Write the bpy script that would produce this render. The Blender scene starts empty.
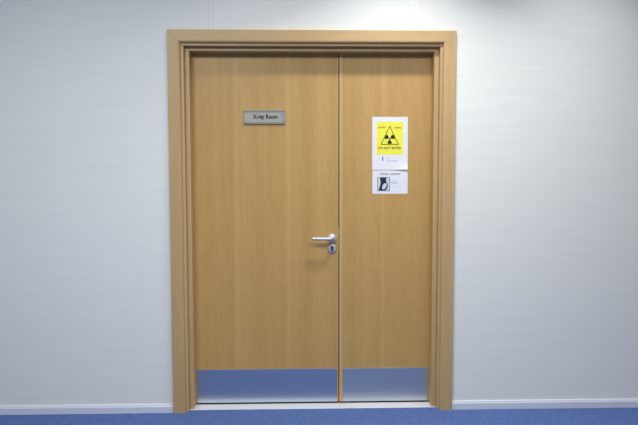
import bpy, bmesh, math, random
from mathutils import Vector, Matrix
random.seed(4)
SC = bpy.context.scene
COL = SC.collection

# ------------------------------------------------------------------ helpers
def lin(r, g, b):
    f = lambda c: (c/255/12.92) if c/255 <= .04045 else ((c/255+.055)/1.055)**2.4
    return (f(r), f(g), f(b), 1)

def wpos(o):
    v = Vector((0, 0, 0))
    while o:
        v += o.location; o = o.parent
    return v

def link(name, bm, mat, parent=None, smooth=False, origin=None, mats=None):
    """bm is in world coordinates; the object gets its own origin."""
    o0 = Vector(origin) if origin else (wpos(parent) if parent else None)
    if o0 is None:
        xs = [v.co.x for v in bm.verts]; ys = [v.co.y for v in bm.verts]; zs = [v.co.z for v in bm.verts]
        o0 = Vector(((min(xs)+max(xs))/2, (min(ys)+max(ys))/2, min(zs)))
    bmesh.ops.translate(bm, verts=bm.verts, vec=-o0)
    bmesh.ops.recalc_face_normals(bm, faces=bm.faces)
    me = bpy.data.meshes.new(name); bm.to_mesh(me); bm.free()
    if smooth:
        for p in me.polygons: p.use_smooth = True
    for m in (mats or [mat]): me.materials.append(m)
    ob = bpy.data.objects.new(name, me); COL.objects.link(ob)
    if parent:
        ob.parent = parent; ob.location = o0 - wpos(parent)
    else:
        ob.location = o0
    return ob

def tag(o, label, cat, kind=None, group=None):
    o['label'] = label; o['category'] = cat
    if kind: o['kind'] = kind
    if group: o['group'] = group
    return o

def root(name, loc):
    o = bpy.data.objects.new(name, None); COL.objects.link(o); o.location = loc
    o.empty_display_size = .1
    return o

def box(bm, x0, x1, y0, y1, z0, z1, bev=0, seg=2):
    r = bmesh.ops.create_cube(bm, size=1)
    vs = r['verts']
    for v in vs:
        v.co = Vector(((x0+x1)/2+v.co.x*(x1-x0), (y0+y1)/2+v.co.y*(y1-y0), (z0+z1)/2+v.co.z*(z1-z0)))
    if bev:
        es = list({e for v in vs for e in v.link_edges})
        bmesh.ops.bevel(bm, geom=es, offset=bev, segments=seg, affect='EDGES', profile=.5)
    return bm

def B(*a, **k):
    return box(bmesh.new(), *a, **k)

def prism(bm, poly, y0, y1, bev=0, seg=2):
    """poly: list of (x,z), extruded from y0 to y1."""
    a = [bm.verts.new((x, y0, z)) for x, z in poly]
    b = [bm.verts.new((x, y1, z)) for x, z in poly]
    n = len(poly)
    bm.faces.new(a); bm.faces.new(list(reversed(b)))
    es = []
    for i in range(n):
        bm.faces.new((a[i], b[i], b[(i+1) % n], a[(i+1) % n]))
    if bev:
        for i in range(n):
            es.append(bm.edges.get((a[i], a[(i+1) % n])))
        bmesh.ops.bevel(bm, geom=es, offset=bev, segments=seg, affect='EDGES', profile=.5)
    return bm

def lathe_y(bm, cx, cz, prof, n=40, sx=1, sz=1):
    """prof: list of (r, y) from the back to the front; revolved about the y axis at (cx, cz)."""
    rings = []
    for r, y in prof:
        if r < 1e-6:
            rings.append([bm.verts.new((cx, y, cz))])
        else:
            rings.append([bm.verts.new((cx+r*sx*math.cos(2*math.pi*k/n), y, cz+r*sz*math.sin(2*math.pi*k/n))) for k in range(n)])
    for A, C in zip(rings, rings[1:]):
        for k in range(n):
            k2 = (k+1) % n
            if len(A) == 1 and len(C) == 1: continue
            if len(A) == 1: bm.faces.new((A[0], C[k], C[k2]))
            elif len(C) == 1: bm.faces.new((A[k], C[0], A[k2]))
            else: bm.faces.new((A[k], C[k], C[k2], A[k2]))
    return bm

def tube(bm, pts, rad, n=20):
    """pts: centre line; rad: one radius per point."""
    pts = [Vector(p) for p in pts]; rings = []
    for i, p in enumerate(pts):
        t = (pts[min(i+1, len(pts)-1)]-pts[max(i-1, 0)]).normalized()
        u = Vector((0, 0, 1)); s = t.cross(u).normalized(); u = s.cross(t)
        rings.append([bm.verts.new(p+rad[i]*(math.cos(2*math.pi*k/n)*s+math.sin(2*math.pi*k/n)*u)) for k in range(n)])
    for A, C in zip(rings, rings[1:]):
        for k in range(n): bm.faces.new((A[k], C[k], C[(k+1) % n], A[(k+1) % n]))
    bm.faces.new(rings[0]); bm.faces.new(list(reversed(rings[-1])))
    return bm

def text_bm(body, x0, x1, zb, h, y, depth=.0003, bold=.02):
    """lettering fitted between x0 and x1 with baseline zb and capital height h, facing -y."""
    cu = bpy.data.curves.new('lettering_curve', 'FONT'); cu.body = body; cu.size = 1; cu.offset = bold
    ob = bpy.data.objects.new('lettering_curve', cu); COL.objects.link(ob)
    bpy.context.view_layer.update()
    me = bpy.data.meshes.new_from_object(ob.evaluated_get(bpy.context.evaluated_depsgraph_get()))
    bpy.data.objects.remove(ob); bpy.data.curves.remove(cu)
    bm = bmesh.new(); bm.from_mesh(me); bpy.data.meshes.remove(me)
    mx = min(v.co.x for v in bm.verts); Mx = max(v.co.x for v in bm.verts)
    sx = (x1-x0)/(Mx-mx); sz = h/.69
    for v in bm.verts: v.co = Vector((x0+(v.co.x-mx)*sx, y, zb+v.co.y*sz))
    r = bmesh.ops.extrude_face_region(bm, geom=list(bm.faces))
    for g in r['geom']:
        if isinstance(g, bmesh.types.BMVert): g.co.y += depth
    return bm

def scribble(bm, x0, x1, z0, h, y, d=.0003, gaps=()):
    """a line of print too small to read: rows of tiny strokes"""
    x = x0; w = h*.62; st = h*.2
    while x+w <= x1+1e-6:
        if not any(a <= x+w/2 <= b for a, b in gaps):
            k = random.randrange(4)
            box(bm, x, x+st, y, y+d, z0, z0+h)
            if k != 1: box(bm, x+st, x+w*.8, y, y+d, z0+h*(.4+.4*(k == 2)), z0+h*(.6+.4*(k == 2)))
            if k in (0, 3): box(bm, x+w*.6, x+w*.8, y, y+d, z0, z0+h)
            if k in (1, 2): box(bm, x+st, x+w*.8, y, y+d, z0, z0+st)
        x += w
    return bm

# ------------------------------------------------------------------ materials
def new_mat(name):
    m = bpy.data.materials.new(name); m.use_nodes = True
    return m, m.node_tree.nodes, m.node_tree.links, m.node_tree.nodes['Principled BSDF']

def plain(name, col, rough=.5, metal=0, spec=.5, noise=.0, nscale=30):
    m, N, L, b = new_mat(name)
    b.inputs['Roughness'].default_value = rough; b.inputs['Metallic'].default_value = metal
    b.inputs['Specular IOR Level'].default_value = spec
    tc = N.new('ShaderNodeTexCoord'); nz = N.new('ShaderNodeTexNoise'); nz.inputs['Scale'].default_value = nscale
    L.new(tc.outputs['Object'], nz.inputs['Vector'])
    mx = N.new('ShaderNodeMix'); mx.data_type = 'RGBA'
    mx.inputs['A'].default_value = tuple(c*(1-noise) for c in col[:3])+(1,)
    mx.inputs['B'].default_value = tuple(min(1, c*(1+noise)) for c in col[:3])+(1,)
    L.new(nz.outputs['Fac'], mx.inputs['Factor']); L.new(mx.outputs['Result'], b.inputs['Base Color'])
    return m

def wood(name, base, dark, light, axis='Z', strength=1.0, rough=.42, seams=()):
    """beech veneer: fine streaks along the grain, wide veneer leaves and faint cathedral figure"""
    m, N, L, b = new_mat(name)
    b.inputs['Roughness'].default_value = rough; b.inputs['Specular IOR Level'].default_value = .5
    tc = N.new('ShaderNodeTexCoord')
    def mapped(sx, sz, off=0):
        mp = N.new('ShaderNodeMapping')
        s = (sx, sx, sz) if axis == 'Z' else (sz, sx, sx)
        mp.inputs['Scale'].default_value = s; mp.inputs['Location'].default_value = (off, off*.7, off*1.3)
        L.new(tc.outputs['Object'], mp.inputs['Vector']); return mp.outputs['Vector']
    def noise(vec, det=3, rgh=.55):
        n = N.new('ShaderNodeTexNoise'); n.inputs['Scale'].default_value = 1
        n.inputs['Detail'].default_value = det; n.inputs['Roughness'].default_value = rgh
        L.new(vec, n.inputs['Vector']); return n.outputs['Fac']
    fine = noise(mapped(190, 9)); mid = noise(mapped(30, .8, 3)); wide = noise(mapped(9, .03, 7), 1); fleck = noise(mapped(55, 14, 5), 2)
    # cathedral figure
    wv = N.new('ShaderNodeTexWave'); wv.wave_type = 'RINGS'; wv.rings_direction = 'SPHERICAL'
    wv.inputs['Scale'].default_value = 1.3; wv.inputs['Distortion'].default_value = 5
    wv.inputs['Detail'].default_value = 2; wv.inputs['Detail Scale'].default_value = 1.2
    L.new(mapped(7, .7, 1.7), wv.inputs['Vector'])
    def mth(op, a, c):
        n = N.new('ShaderNodeMath'); n.operation = op
        for i, v in enumerate((a, c)):
            if isinstance(v, (int, float)): n.inputs[i].default_value = v
            else: L.new(v, n.inputs[i])
        return n.outputs[0]
    s = mth('ADD', mth('MULTIPLY', fine, .22), mth('MULTIPLY', mid, .26))
    s = mth('ADD', s, mth('MULTIPLY', wide, .30))
    s = mth('ADD', s, mth('MULTIPLY', wv.outputs['Fac'], .03))
    s = mth('ADD', s, mth('MULTIPLY', fleck, .20))
    s = mth('ADD', mth('MULTIPLY', mth('SUBTRACT', s, .50), 1.35*strength), .5)
    if seams:
        sep = N.new('ShaderNodeSeparateXYZ'); L.new(tc.outputs['Object'], sep.inputs[0])
        for sx, wd_ in seams:      # pale joints between the veneer leaves
            d = mth('ABSOLUTE', mth('SUBTRACT', sep.outputs[0], sx), 0)
            d = mth('MAXIMUM', mth('SUBTRACT', 1, mth('DIVIDE', d, wd_)), 0)
            s = mth('ADD', s, mth('MULTIPLY', d, .22))
    cr = N.new('ShaderNodeValToRGB'); e = cr.color_ramp.elements
    e[0].position = .1; e[0].color = dark; e[1].position = .9; e[1].color = light
    k = cr.color_ramp.elements.new(.5); k.color = base
    L.new(s, cr.inputs['Fac']); L.new(cr.outputs['Color'], b.inputs['Base Color'])
    bp = N.new('ShaderNodeBump'); bp.inputs['Strength'].default_value = .04; bp.inputs['Distance'].default_value = .001
    L.new(fine, bp.inputs['Height']); L.new(bp.outputs['Normal'], b.inputs['Normal'])
    return m

W_BASE, W_DARK, W_LIGHT = lin(195, 156, 93), lin(177, 137, 75), lin(209, 172, 109)
M_wood = wood('beech_veneer', W_BASE, W_DARK, W_LIGHT, seams=((-.165, .025), (.14, .02)))
M_wood2 = wood('beech_veneer_narrow', W_BASE, W_DARK, W_LIGHT, seams=((-.02, .022),))
M_frame = wood('beech_frame', lin(197, 165, 116), lin(180, 146, 97), lin(211, 182, 135))
M_frame_h = wood('beech_frame_horizontal', lin(197, 165, 116), lin(180, 146, 97), lin(211, 182, 135), axis='X')
M_lip = wood('beech_lipping', lin(206, 172, 118), lin(192, 156, 100), lin(218, 188, 138))

def wall_mat():
    m, N, L, b = new_mat('vinyl_wall_paint')
    b.inputs['Roughness'].default_value = .55; b.inputs['Specular IOR Level'].default_value = .3
    tc = N.new('ShaderNodeTexCoord')
    mp = N.new('ShaderNodeMapping'); mp.inputs['Scale'].default_value = (3, 3, 60)
    L.new(tc.outputs['Object'], mp.inputs['Vector'])
    n = N.new('ShaderNodeTexNoise'); n.inputs['Scale'].default_value = 1; n.inputs['Detail'].default_value = 4
    L.new(mp.outputs['Vector'], n.inputs['Vector'])
    cr = N.new('ShaderNodeValToRGB'); cr.color_ramp.elements[0].position = .3; cr.color_ramp.elements[1].position = .7
    cr.color_ramp.elements[0].color = lin(235, 236, 231); cr.color_ramp.elements[1].color = lin(239, 240, 235)
    L.new(n.outputs['Fac'], cr.inputs['Fac']); L.new(cr.outputs['Color'], b.inputs['Base Color'])
    bp = N.new('ShaderNodeBump'); bp.inputs['Strength'].default_value = .05; bp.inputs['Distance'].default_value = .002
    L.new(n.outputs['Fac'], bp.inputs['Height']); L.new(bp.outputs['Normal'], b.inputs['Normal'])
    return m
M_wall = wall_mat()
M_far = plain('grey_far_wall', lin(160, 160, 156), .7, noise=.02)  # unseen walls, greyed to cut the light they bounce back

def carpet_mat():
    m, N, L, b = new_mat('blue_carpet')
    b.inputs['Roughness'].default_value = .95; b.inputs['Specular IOR Level'].default_value = .1
    tc = N.new('ShaderNodeTexCoord')
    def nz(s, d):
        n = N.new('ShaderNodeTexNoise'); n.inputs['Scale'].default_value = s; n.inputs['Detail'].default_value = d
        n.inputs['Roughness'].default_value = .7
        L.new(tc.outputs['Object'], n.inputs['Vector']); return n.outputs['Fac']
    a, c = nz(55, 5), nz(600, 2)
    mx = N.new('ShaderNodeMath'); mx.operation = 'ADD'; L.new(a, mx.inputs[0]); L.new(c, mx.inputs[1])
    hf = N.new('ShaderNodeMath'); hf.operation = 'MULTIPLY'; hf.inputs[1].default_value = .5; L.new(mx.outputs[0], hf.inputs[0])
    cr = N.new('ShaderNodeValToRGB'); cr.color_ramp.elements[0].position = .34; cr.color_ramp.elements[1].position = .66
    cr.color_ramp.elements[0].color = lin(66, 90, 142); cr.color_ramp.elements[1].color = lin(104, 128, 184)
    L.new(hf.outputs[0], cr.inputs['Fac']); L.new(cr.outputs['Color'], b.inputs['Base Color'])
    bp = N.new('ShaderNodeBump'); bp.inputs['Strength'].default_value = .5; bp.inputs['Distance'].default_value = .004
    L.new(c, bp.inputs['Height']); L.new(bp.outputs['Normal'], b.inputs['Normal'])
    return m
M_carpet = carpet_mat()

def steel(name, col, rough, axis='X'):
    m, N, L, b = new_mat(name)
    b.inputs['Metallic'].default_value = 1; b.inputs['Base Color'].default_value = col
    tc = N.new('ShaderNodeTexCoord'); mp = N.new('ShaderNodeMapping'); mp.inputs['Scale'].default_value = (4, 4, 900)
    L.new(tc.outputs['Object'], mp.inputs['Vector'])
    n = N.new('ShaderNodeTexNoise'); n.inputs['Scale'].default_value = 1; n.inputs['Detail'].default_value = 3
    L.new(mp.outputs['Vector'], n.inputs['Vector'])
    mr = N.new('ShaderNodeMapRange'); mr.inputs['To Min'].default_value = rough-.04; mr.inputs['To Max'].default_value = rough+.04
    L.new(n.outputs['Fac'], mr.inputs['Value']); L.new(mr.outputs['Result'], b.inputs['Roughness'])
    return m
M_kick = steel('brushed_steel_plate', lin(206, 214, 224), .34)
M_kick_dull = steel('brushed_steel_plate_dull', lin(214, 218, 224), .43)
M_satin = plain('satin_aluminium', lin(206, 207, 212), .55, .7)
M_thresh = plain('aluminium_threshold', lin(224, 226, 228), .5, .35, noise=.03, nscale=40)
M_sign = plain('anodised_sign_frame', lin(152, 149, 141), .5, .2)
M_sign_in = plain('grey_sign_insert', lin(172, 171, 161), .5, .05, noise=.03, nscale=20)
M_sign_end = plain('blue_grey_end_cap', lin(150, 160, 168), .5, .05)
M_gap_shade = plain('gap_shade_black', lin(22, 24, 24), .7)  # black that paints the shade of the gap under the doors
M_black = plain('black_print', lin(28, 28, 26), .6)
M_dark = plain('dark_slot', lin(58, 64, 66), .5, .6)
M_paper = plain('white_paper', lin(236, 237, 244), .7, spec=.2)
M_yellow = plain('yellow_print', lin(246, 242, 84), .6, spec=.2, noise=.03)
M_olive = plain('olive_outline', lin(84, 84, 16), .6)
M_logo = plain('green_logo', lin(60, 96, 88), .6)
M_grey = plain('grey_print', lin(176, 178, 196), .7)
M_head = plain('slate_print', lin(96, 108, 128), .7)
M_navy = plain('navy_photo', lin(26, 32, 50), .5)
M_pale = plain('pale_photo', lin(206, 214, 220), .5)
M_lilac = plain('lilac_photo', lin(212, 214, 232), .5)
M_bluep = plain('pale_blue_print', lin(176, 190, 222), .7)
M_pink = plain('pale_pink_print', lin(232, 214, 224), .7)
M_base = plain('white_skirting', lin(222, 226, 236), .4)
M_ceil = plain('ceiling_white', lin(225, 227, 228), .8, noise=.02)
M_ring = plain('lamp_ring_white', lin(230, 230, 230), .4)
def emit(name, col, s):
    m, N, L, b = new_mat(name)
    b.inputs['Base Color'].default_value = col; b.inputs['Emission Color'].default_value = col
    b.inputs['Emission Strength'].default_value = s
    return m

# ------------------------------------------------------------------ sizes (metres)
FW, FH = 1.632, 2.20          # outer size of the architrave
OX0, OX1, OZ = .05, 1.582, 2.152   # opening in the wall
LX0, LX1, LZ = .087, 1.546, 2.114  # inside of the lining
SX0, SX1, SZ = .1125, 1.520, 2.092  # inside of the stop
YS, YD = .035, .108           # stop front, door face
RX0, RX1, RY, RZ = -3.4, 5.0, -4.6, 2.92   # room

# ------------------------------------------------------------------ the setting
bm = bmesh.new()
box(bm, RX0, OX0, 0, .15, 0, RZ); box(bm, OX1, RX1, 0, .15, 0, RZ); box(bm, OX0, OX1, 0, .15, OZ, RZ)
tag(link('wall_front', bm, M_wall), 'pale blue white wall around the wooden double door', 'wall', 'structure')
tag(link('floor', B(RX0, RX1, RY, .6, -.05, 0), M_carpet), 'blue carpet floor in front of the door', 'floor', 'structure')
tag(link('wall_back', B(RX0, RX1, RY-.1, RY, 0, RZ), M_far), 'plain grey wall on the opposite side of the corridor', 'wall', 'structure')
tag(link('wall_left', B(RX0-.1, RX0, RY, 0, 0, RZ), M_far), 'plain grey wall at the left end of the corridor', 'wall', 'structure')
tag(link('wall_right', B(RX1, RX1+.1, RY, 0, 0, RZ), M_far), 'plain grey wall at the right end of the corridor', 'wall', 'structure')

def skirting(x0, x1):
    # profile in (y, z), run along x
    prof = [(0, 0), (-.012, 0), (-.012, .036), (-.009, .041), (-.007, .048), (0, .050)]
    bm = bmesh.new()
    a = [bm.verts.new((x0, y, z)) for y, z in prof]; b = [bm.verts.new((x1, y, z)) for y, z in prof]
    bm.faces.new(a); bm.faces.new(list(reversed(b)))
    for i in range(len(prof)): bm.faces.new((a[i], a[(i+1) % len(prof)], b[(i+1) % len(prof)], b[i]))
    return bm
tag(link('baseboard_left', skirting(RX0, 0), M_base), 'low white skirting along the wall left of the door', 'skirting board', 'structure')
tag(link('baseboard_right', skirting(FW, RX1), M_base), 'low white skirting along the wall right of the door', 'skirting board', 'structure')
for i, (x0, x1) in enumerate(((.232, .259), (1.399, 1.42))):
    bm = B(x0, x1, -.006, .0, FH+.001, RZ, bev=.002)
    tag(link('trim_%d' % (i+1), bm, M_wall),
        ['narrow wall joint strip rising above the left end of the door head', 'narrow wall joint strip rising above the right end of the door head'][i],
        'trim', 'structure')

# ------------------------------------------------------------------ door frame
fr = tag(root('door_frame', (FW/2, 0, 0)), 'beech door frame with mitred architrave around both door leaves', 'door frame', 'structure')
aw = .065
PROF = [(0, 0), (0, -.0185), (.0015, -.02), (.059, -.02), (.0635, -.0192), (.0675, -.0165), (.0705, -.012), (.0715, -.007), (.0715, 0)]
def arch(ends, mat):
    """ends: two functions that place a profile point (distance from the outer edge, y) at each mitred end"""
    bm = bmesh.new()
    A = [bm.verts.new(ends[0](d, y)) for d, y in PROF]; C = [bm.verts.new(ends[1](d, y)) for d, y in PROF]
    n = len(PROF)
    for i in range(n): bm.faces.new((A[i], A[(i+1) % n], C[(i+1) % n], C[i]))
    bm.faces.new(A); bm.faces.new(list(reversed(C)))
    link('architrave', bm, mat, fr)
g = .0004   # hairline of the mitre
arch((lambda d, y: (d, y, 0), lambda d, y: (d, y, FH-d-g)), M_frame)
arch((lambda d, y: (FW-d, y, 0), lambda d, y: (FW-d, y, FH-d-g)), M_frame)
arch((lambda d, y: (d+g, y, FH-d), lambda d, y: (FW-d-g, y, FH-d)), M_frame_h)
link('lining', B(OX0, LX0, .0005, .15, 0, LZ, bev=.002), M_frame, fr)
link('lining', B(LX1, OX1, .0005, .15, 0, LZ, bev=.002), M_frame, fr)
link('lining', B(OX0, OX1, .0005, .15, LZ, OZ, bev=.002), M_frame_h, fr)
link('door_stop', B(LX0, SX0, YS, YD-.002, 0, SZ, bev=.002), M_frame, fr)
link('door_stop', B(SX1, LX1, YS, YD-.002, 0, SZ, bev=.002), M_frame, fr)
link('door_stop', B(LX0, LX1, YS, YD-.002, SZ, LZ, bev=.002), M_frame_h, fr)

# threshold: notched round the stops
bm = bmesh.new()
poly = [(LX0, .027), (LX1, .027), (LX1, YS-.001), (SX1, YS-.001), (SX1, .15), (SX0, .15), (SX0, YS-.001), (LX0, YS-.001)]
lo = [bm.verts.new((x, y, 0)) for x, y in poly]; hi = [bm.verts.new((x, y, .004)) for x, y in poly]
bm.faces.new(lo); bm.faces.new(list(reversed(hi)))
for i in range(8): bm.faces.new((lo[i], hi[i], hi[(i+1) % 8], lo[(i+1) % 8]))
bmesh.ops.bevel(bm, geom=[bm.edges.get((hi[0], hi[1]))], offset=.0025, segments=3, affect='EDGES')
tag(link('threshold', bm, M_thresh), 'pale metal threshold strip on the floor under both door leaves', 'threshold', 'structure')

# ------------------------------------------------------------------ door leaves
DZ0, DZ1, TH = .0125, 2.105, .04
JX = .971
d1 = tag(root('door_1', ((.095+JX)/2, YD+.02, DZ0)), 'wide left beech door leaf with lever handle and steel kick plate', 'door', 'structure')
link('door_leaf', B(.095, JX, YD, YD+TH, DZ0, DZ1, bev=.0015), M_wood, d1)
kp = link('kick_plate', B(.119, .963, YD-.0015, YD, DZ0+.001, .2165, bev=.0005), M_kick, d1)
kp['label'] = 'brushed steel kick plate'
link('gap_shade_strip', B(.125, JX-.002, YD-.002, YD+.03, .0045, DZ0), M_gap_shade, d1)['label'] = 'black strip standing in for the shaded gap under the leaf'  # strip added to darken the gap below the leaf
# lock forend seen in the gap between the leaves
link('lock_forend', B(JX, JX+.0022, YD+.004, YD+.026, .93, 1.075), M_satin, d1)
# lever handle
hx, hz = .9325, 1.007
lv = link('lever_handle', tube(bmesh.new(),
    [(hx, YD-.006, hz), (hx, YD-.03, hz), (hx-.002, YD-.042, hz), (hx-.007, YD-.050, hz+.0003), (hx-.015, YD-.0545, hz+.0008),
     (hx-.026, YD-.056, hz+.001), (hx-.06, YD-.056, hz+.0015), (hx-.100, YD-.055, hz+.002), (hx-.115, YD-.054, hz+.002), (hx-.120, YD-.054, hz+.002), (hx-.1225, YD-.054, hz+.002), (hx-.1235, YD-.054, hz+.002)],
    [.010, .010, .010, .010, .010, .010, .010, .0098, .0092, .008, .0055, .0025]), M_satin, d1, smooth=True)
lv['label'] = 'satin metal lever handle'
link('rosette', lathe_y(bmesh.new(), hx, hz, [(.026, YD), (.026, YD-.006), (.0245, YD-.0085), (.021, YD-.0095), (.0135, YD-.0095), (.0125, YD-.013), (.0, YD-.013)]), M_satin, lv, smooth=True)
lz = .9455
es = link('lock_escutcheon', lathe_y(bmesh.new(), hx, lz, [(.0255, YD), (.0255, YD-.006), (.024, YD-.0085), (.021, YD-.0095), (.0, YD-.0095)], sz=1.06), M_satin, d1, smooth=True)
# euro cylinder: round above, slot below
pr = [(hx+.0085*math.cos(a), lz+.006+.0085*math.sin(a)) for a in [math.radians(-50+k*280/24) for k in range(25)]]
pr += [(hx-.005, lz-.016), (hx-.003, lz-.018), (hx+.003, lz-.018), (hx+.005, lz-.016)]
cy = link('lock_cylinder', prism(bmesh.new(), pr, YD-.0115, YD-.009), M_dark, es)
cy['label'] = 'dark keyhole cylinder'

d2 = tag(root('door_2', ((JX+1.54)/2, YD+.02, DZ0)), 'narrow right beech door leaf carrying two paper notices', 'door', 'structure')
link('door_leaf', B(JX+.005, 1.539, YD, YD+TH, DZ0, DZ1, bev=.0015), M_wood2, d2)
ms = link('meeting_strip', B(JX+.0045, JX+.0245, YD-.004, YD, DZ0+.001, DZ1-.014, bev=.0015), M_lip, d2)
ms['label'] = 'paler wooden strip along the meeting edge'
k2 = link('kick_plate', B(.998, 1.514, YD-.0015, YD, DZ0+.001, .2165, bev=.0005), M_kick_dull, d2)
k2['label'] = 'brushed steel kick plate'

link('gap_shade_strip', B(JX+.006, 1.512, YD-.002, YD+.03, .0045, DZ0), M_gap_shade, d2)['label'] = 'black strip standing in for the shaded gap under the leaf'

# ------------------------------------------------------------------ nameplate
x0, x1, z0, z1 = .414, .656, 1.683, 1.764
ns = tag(root('nameplate', ((x0+x1)/2, YD, z0)), 'grey metal nameplate reading X-ray Room on the wide door leaf', 'sign')
link('plate', B(x0, x1, YD-.006, YD, z0, z1, bev=.0015), M_sign, ns)
link('rail', B(x0+.001, x1-.001, YD-.010, YD-.006, z1-.011, z1, bev=.0015), M_sign, ns)
link('rail', B(x0+.001, x1-.001, YD-.010, YD-.006, z0, z0+.011, bev=.0015), M_sign, ns)
link('insert', B(x0+.003, x1-.021, YD-.0072, YD-.006, z0+.0115, z1-.0115), M_sign_in, ns)
link('end_cap', B(x1-.020, x1-.001, YD-.0085, YD-.006, z0+.0115, z1-.0115, bev=.0008), M_sign_end, ns)['label'] = 'blue grey end cap'
link('lettering', text_bm('X-ray Room', .467, .613, 1.714, .0245, YD-.0076, bold=.03), M_black, ns)

# ------------------------------------------------------------------ paper notices
def sheet(x0, x1, z0, z1, y, curl=0, nx=24, nz=30, t=.0004):
    bm = bmesh.new(); fr_ = []; bk = []
    for j in range(nz+1):
        a = []; b = []
        for i in range(nx+1):
            u, v = i/nx, j/nz
            c = curl*max(0, (u-.45)/.55)**1.5*max(0, 1-v/.16)**1.6
            X, Z = x0+(x1-x0)*u, z0+(z1-z0)*v
            a.append(bm.verts.new((X, y-t-c, Z+c*.2))); b.append(bm.verts.new((X, y-c, Z+c*.2)))
        fr_.append(a); bk.append(b)
    for j in range(nz):
        for i in range(nx):
            bm.faces.new((fr_[j][i], fr_[j][i+1], fr_[j+1][i+1], fr_[j+1][i]))
            bm.faces.new((bk[j][i], bk[j+1][i], bk[j+1][i+1], bk[j][i+1]))
    for i in range(nx):
        bm.faces.new((fr_[0][i], bk[0][i], bk[0][i+1], fr_[0][i+1])); bm.faces.new((fr_[nz][i], fr_[nz][i+1], bk[nz][i+1], bk[nz][i]))
    for j in range(nz):
        bm.faces.new((fr_[j][0], fr_[j+1][0], bk[j+1][0], bk[j][0])); bm.faces.new((fr_[j][nx], bk[j][nx], bk[j+1][nx], fr_[j+1][nx]))
    return bm

yp = YD-.0005
n1 = tag(root('warning_notice', (1.2755, YD, 1.413)), 'white sheet with yellow radiation warning reading DO NOT ENTER on the narrow leaf', 'notice')
link('paper', sheet(1.170, 1.381, 1.413, 1.725, yp, .010), M_paper, n1)
y1, y2, y3 = yp-.0008, yp-.0012, yp-.0016
link('warning_panel', B(1.196, 1.354, y1, y1+.0003, 1.503, 1.697), M_yellow, n1)['label'] = 'bright yellow warning panel'
# triangle outline
ax, az, bl, br, bz = 1.2735, 1.675, 1.2195, 1.3285, 1.561
bm = bmesh.new()
out = [Vector((ax, az)), Vector((bl, bz)), Vector((br, bz))]
cen = (out[0]+out[1]+out[2])/3
inn = [cen+(p-cen)*.88 for p in out]
for k in range(3):
    a, b, c, d = out[k], out[(k+1) % 3], inn[(k+1) % 3], inn[k]
    prism(bm, [tuple(a), tuple(b), tuple(c), tuple(d)], y2, y2+.0003)
link('triangle_outline', bm, M_olive, n1)['label'] = 'thin olive triangle outline'
# trefoil
bm = bmesh.new(); tx, tz = 1.2735, 1.5965
for c in (30, 150, 270):
    angs = [math.radians(c-30+60*k/10) for k in range(11)]
    poly = [(tx+.030*math.cos(a), tz+.030*math.sin(a)) for a in angs]+[(tx+.0085*math.cos(a), tz+.0085*math.sin(a)) for a in reversed(angs)]
    prism(bm, poly, y3, y3+.0003)
prism(bm, [(tx+.0055*math.cos(a*math.pi/8), tz+.0055*math.sin(a*math.pi/8)) for a in range(16)], y3, y3+.0003)
link('radiation_trefoil', bm, M_black, n1)['label'] = 'black radiation trefoil'
link('lettering', text_bm('X-RAYS', 1.2035, 1.248, 1.6585, .009, y2), M_olive, n1)
link('lettering', text_bm('X-RAYS', 1.298, 1.342, 1.6575, .009, y2), M_olive, n1)
link('lettering', text_bm('DO NOT ENTER', 1.206, 1.342, 1.5355, .0135, y2), M_olive, n1)
# crest shaped mark and small print below the panel
pts = [(1.2365+.008*math.cos(a), 1.478+.013*math.sin(a)) for a in [math.radians(80+k*20) for k in range(10)]]
pts += [(1.2365+.003+.005*math.cos(a), 1.478+.0105*math.sin(a)) for a in [math.radians(260-k*20) for k in range(10)]]
link('logo', prism(bmesh.new(), pts, y1, y1+.0003), M_logo, n1)['label'] = 'small dark green curved mark'
link('small_print', scribble(bmesh.new(), 1.256, 1.278, 1.478, .008, y1), M_grey, n1)
link('small_print', scribble(bmesh.new(), 1.256, 1.328, 1.463, .006, y1), M_grey, n1)

n2 = tag(root('picture_notice', (1.277, YD, 1.271)), 'small landscape notice with a dark picture below the yellow warning sheet', 'notice')
link('paper', sheet(1.172, 1.382, 1.271, 1.409, yp, 0, 6, 6), M_paper, n2)
link('heading', scribble(bmesh.new(), 1.216, 1.345, 1.3835, .0095, y1, gaps=((1.272, 1.281),)), M_head, n2)['label'] = 'slate coloured heading'
# picture: thin frame, dark figure, pale shapes
px0, px1, pz0, pz1 = 1.201, 1.277, 1.288, 1.370
pic = link('picture', B(px0, px1, y1, y1+.0003, pz0, pz1), M_pale, n2)
bm = bmesh.new(); t = .003
box(bm, px0, px1, y2, y2+.0003, pz0, pz0+t); box(bm, px0, px1, y2, y2+.0003, pz1-t, pz1)
box(bm, px0, px0+t, y2, y2+.0003, pz0+t, pz1-t); box(bm, px1-t, px1, y2, y2+.0003, pz0+t, pz1-t)
link('picture_border', bm, M_head, pic)
q = lambda u, v: (1.201+.076*u, 1.288+.082*v)
link('dark_figure', prism(bmesh.new(), [q(*p) for p in [(.20, .97), (.74, .97), (.70, .86), (.66, .78), (.74, .62), (.83, .45), (.82, .28), (.72, .12), (.66, .04), (.12, .04), (.14, .2), (.22, .38), (.27, .55), (.24, .75)]], y2, y2+.0003), M_navy, pic)
el = []
for k in range(20):
    a = 2*math.pi*k/20; u, v = .15*math.cos(a), .27*math.sin(a); r = math.radians(-28)
    cx, cz = q(.56, .34); el.append((cx+.076*(u*math.cos(r)-v*math.sin(r)), cz+.076*(u*math.sin(r)+v*math.cos(r))))
link('pale_oval', prism(bmesh.new(), el, y3, y3+.0003), M_lilac, pic)
link('small_print', scribble(bmesh.new(), 1.286, 1.322, 1.341, .008, y1), M_bluep, n2)
link('small_print', scribble(bmesh.new(), 1.286, 1.330, 1.329, .009, y1), M_bluep, n2)
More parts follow.
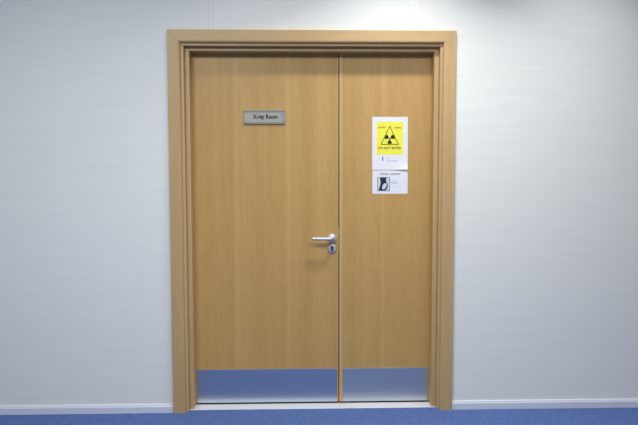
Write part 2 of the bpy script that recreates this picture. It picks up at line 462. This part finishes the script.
link('small_print', scribble(bmesh.new(), 1.288, 1.350, 1.309, .007, y1), M_pink, n2)
link('small_print', scribble(bmesh.new(), 1.326, 1.352, 1.297, .006, y1), M_pink, n2)

# ------------------------------------------------------------------ ceiling with downlights and added fill panels
DOWN = [(.62, -.60, 1.6), (1.33, -.60, 9.8), (2.3, -.60, 4.8)]       # x, y, watts; unseen, outer two added to widen the light
FILL_PANEL = [(-.35, -2.3, 60, (.955, .985, 1)), (1.75, -2.4, 34, (1, .985, .93))]  # unseen panels added as fill light for the wall and door
hole = .11
bm = B(RX0, RX1, RY, .15, RZ+.12, RZ+.2)
ce = tag(link('ceiling', B(RX0, RX1, RY, .15, RZ, RZ+.1), M_ceil), 'plain white corridor ceiling with recessed lamps above the door', 'ceiling', 'structure')
bm.free()
M_em = emit('lamp_glow', (1, .97, .92, 1), 6); M_em2 = emit('fill_panel_glow', (.92, .96, 1, 1), 1)
def area(name, loc, col, watts, shape, sx, spread=180, sy=None):
    l = bpy.data.lights.new(name, 'AREA'); l.shape = shape; l.size = sx
    if sy: l.size_y = sy
    l.energy = watts; l.color = col; l.spread = math.radians(spread)
    o = bpy.data.objects.new(name, l); COL.objects.link(o); o.location = loc
    return o
for x, y, w in DOWN:
    bm = bmesh.new(); n = 32
    prof = [(.085, RZ), (.085, RZ-.008), (.10, RZ-.010), (.115, RZ-.004), (.115, RZ)]
    rr = [[bm.verts.new((x+r*math.cos(2*math.pi*k/n), y+r*math.sin(2*math.pi*k/n), z)) for k in range(n)] for r, z in prof]
    for A, C in zip(rr, rr[1:]):
        for k in range(n): bm.faces.new((A[k], A[(k+1) % n], C[(k+1) % n], C[k]))
    rg = link('lamp_ring', bm, M_ring, ce, smooth=True)
    bm = bmesh.new()
    bmesh.ops.create_circle(bm, cap_ends=True, radius=.085, segments=32, matrix=Matrix.Translation((x, y, RZ-.002)))
    link('lamp_lens', bm, M_em, rg)
    area('downlight', (x, y, RZ-.012), (1, .985, .955), w, 'DISK', .15, 114)
for x, y, w, col in FILL_PANEL:  # added fill, not fittings known to be there
    pf = link('fill_panel', B(x-.63, x+.63, y-.63, y+.63, RZ-.012, RZ, bev=.003), M_ring, ce)
    link('fill_diffuser', B(x-.60, x+.60, y-.60, y+.60, RZ-.014, RZ-.012), M_em2, pf)
    area('fill_panel_light', (x, y, RZ-.02), col, w, 'SQUARE', 1.2)

# ------------------------------------------------------------------ world, camera, view
wd = bpy.data.worlds.new('world'); SC.world = wd; wd.use_nodes = True
wd.node_tree.nodes['Background'].inputs['Color'].default_value = (.6, .7, .8, 1)
wd.node_tree.nodes['Background'].inputs['Strength'].default_value = 0.0

yaw, pitch, roll = -.026239, -.062585, -.00175
fw = Vector((-math.sin(yaw)*math.cos(pitch), math.cos(yaw)*math.cos(pitch), math.sin(pitch)))
r0 = Vector((math.cos(yaw), math.sin(yaw), 0)); u0 = r0.cross(fw)
r1 = math.cos(roll)*r0+math.sin(roll)*u0; u1 = -math.sin(roll)*r0+math.cos(roll)*u0
cam = bpy.data.cameras.new('camera'); co = bpy.data.objects.new('camera', cam); COL.objects.link(co)
cam.sensor_fit = 'HORIZONTAL'; cam.sensor_width = 36; cam.lens = 36*620/638; cam.clip_start = .05
m3 = Matrix((r1, u1, -fw)).transposed()
co.matrix_world = Matrix.Translation((.75806, -3.56898, 1.39132)) @ m3.to_4x4()
SC.camera = co
vs = SC.view_settings
vs.view_transform = 'Standard'; vs.look = 'None'; vs.gamma = 1; vs.use_curve_mapping = False; vs.exposure = 0.07
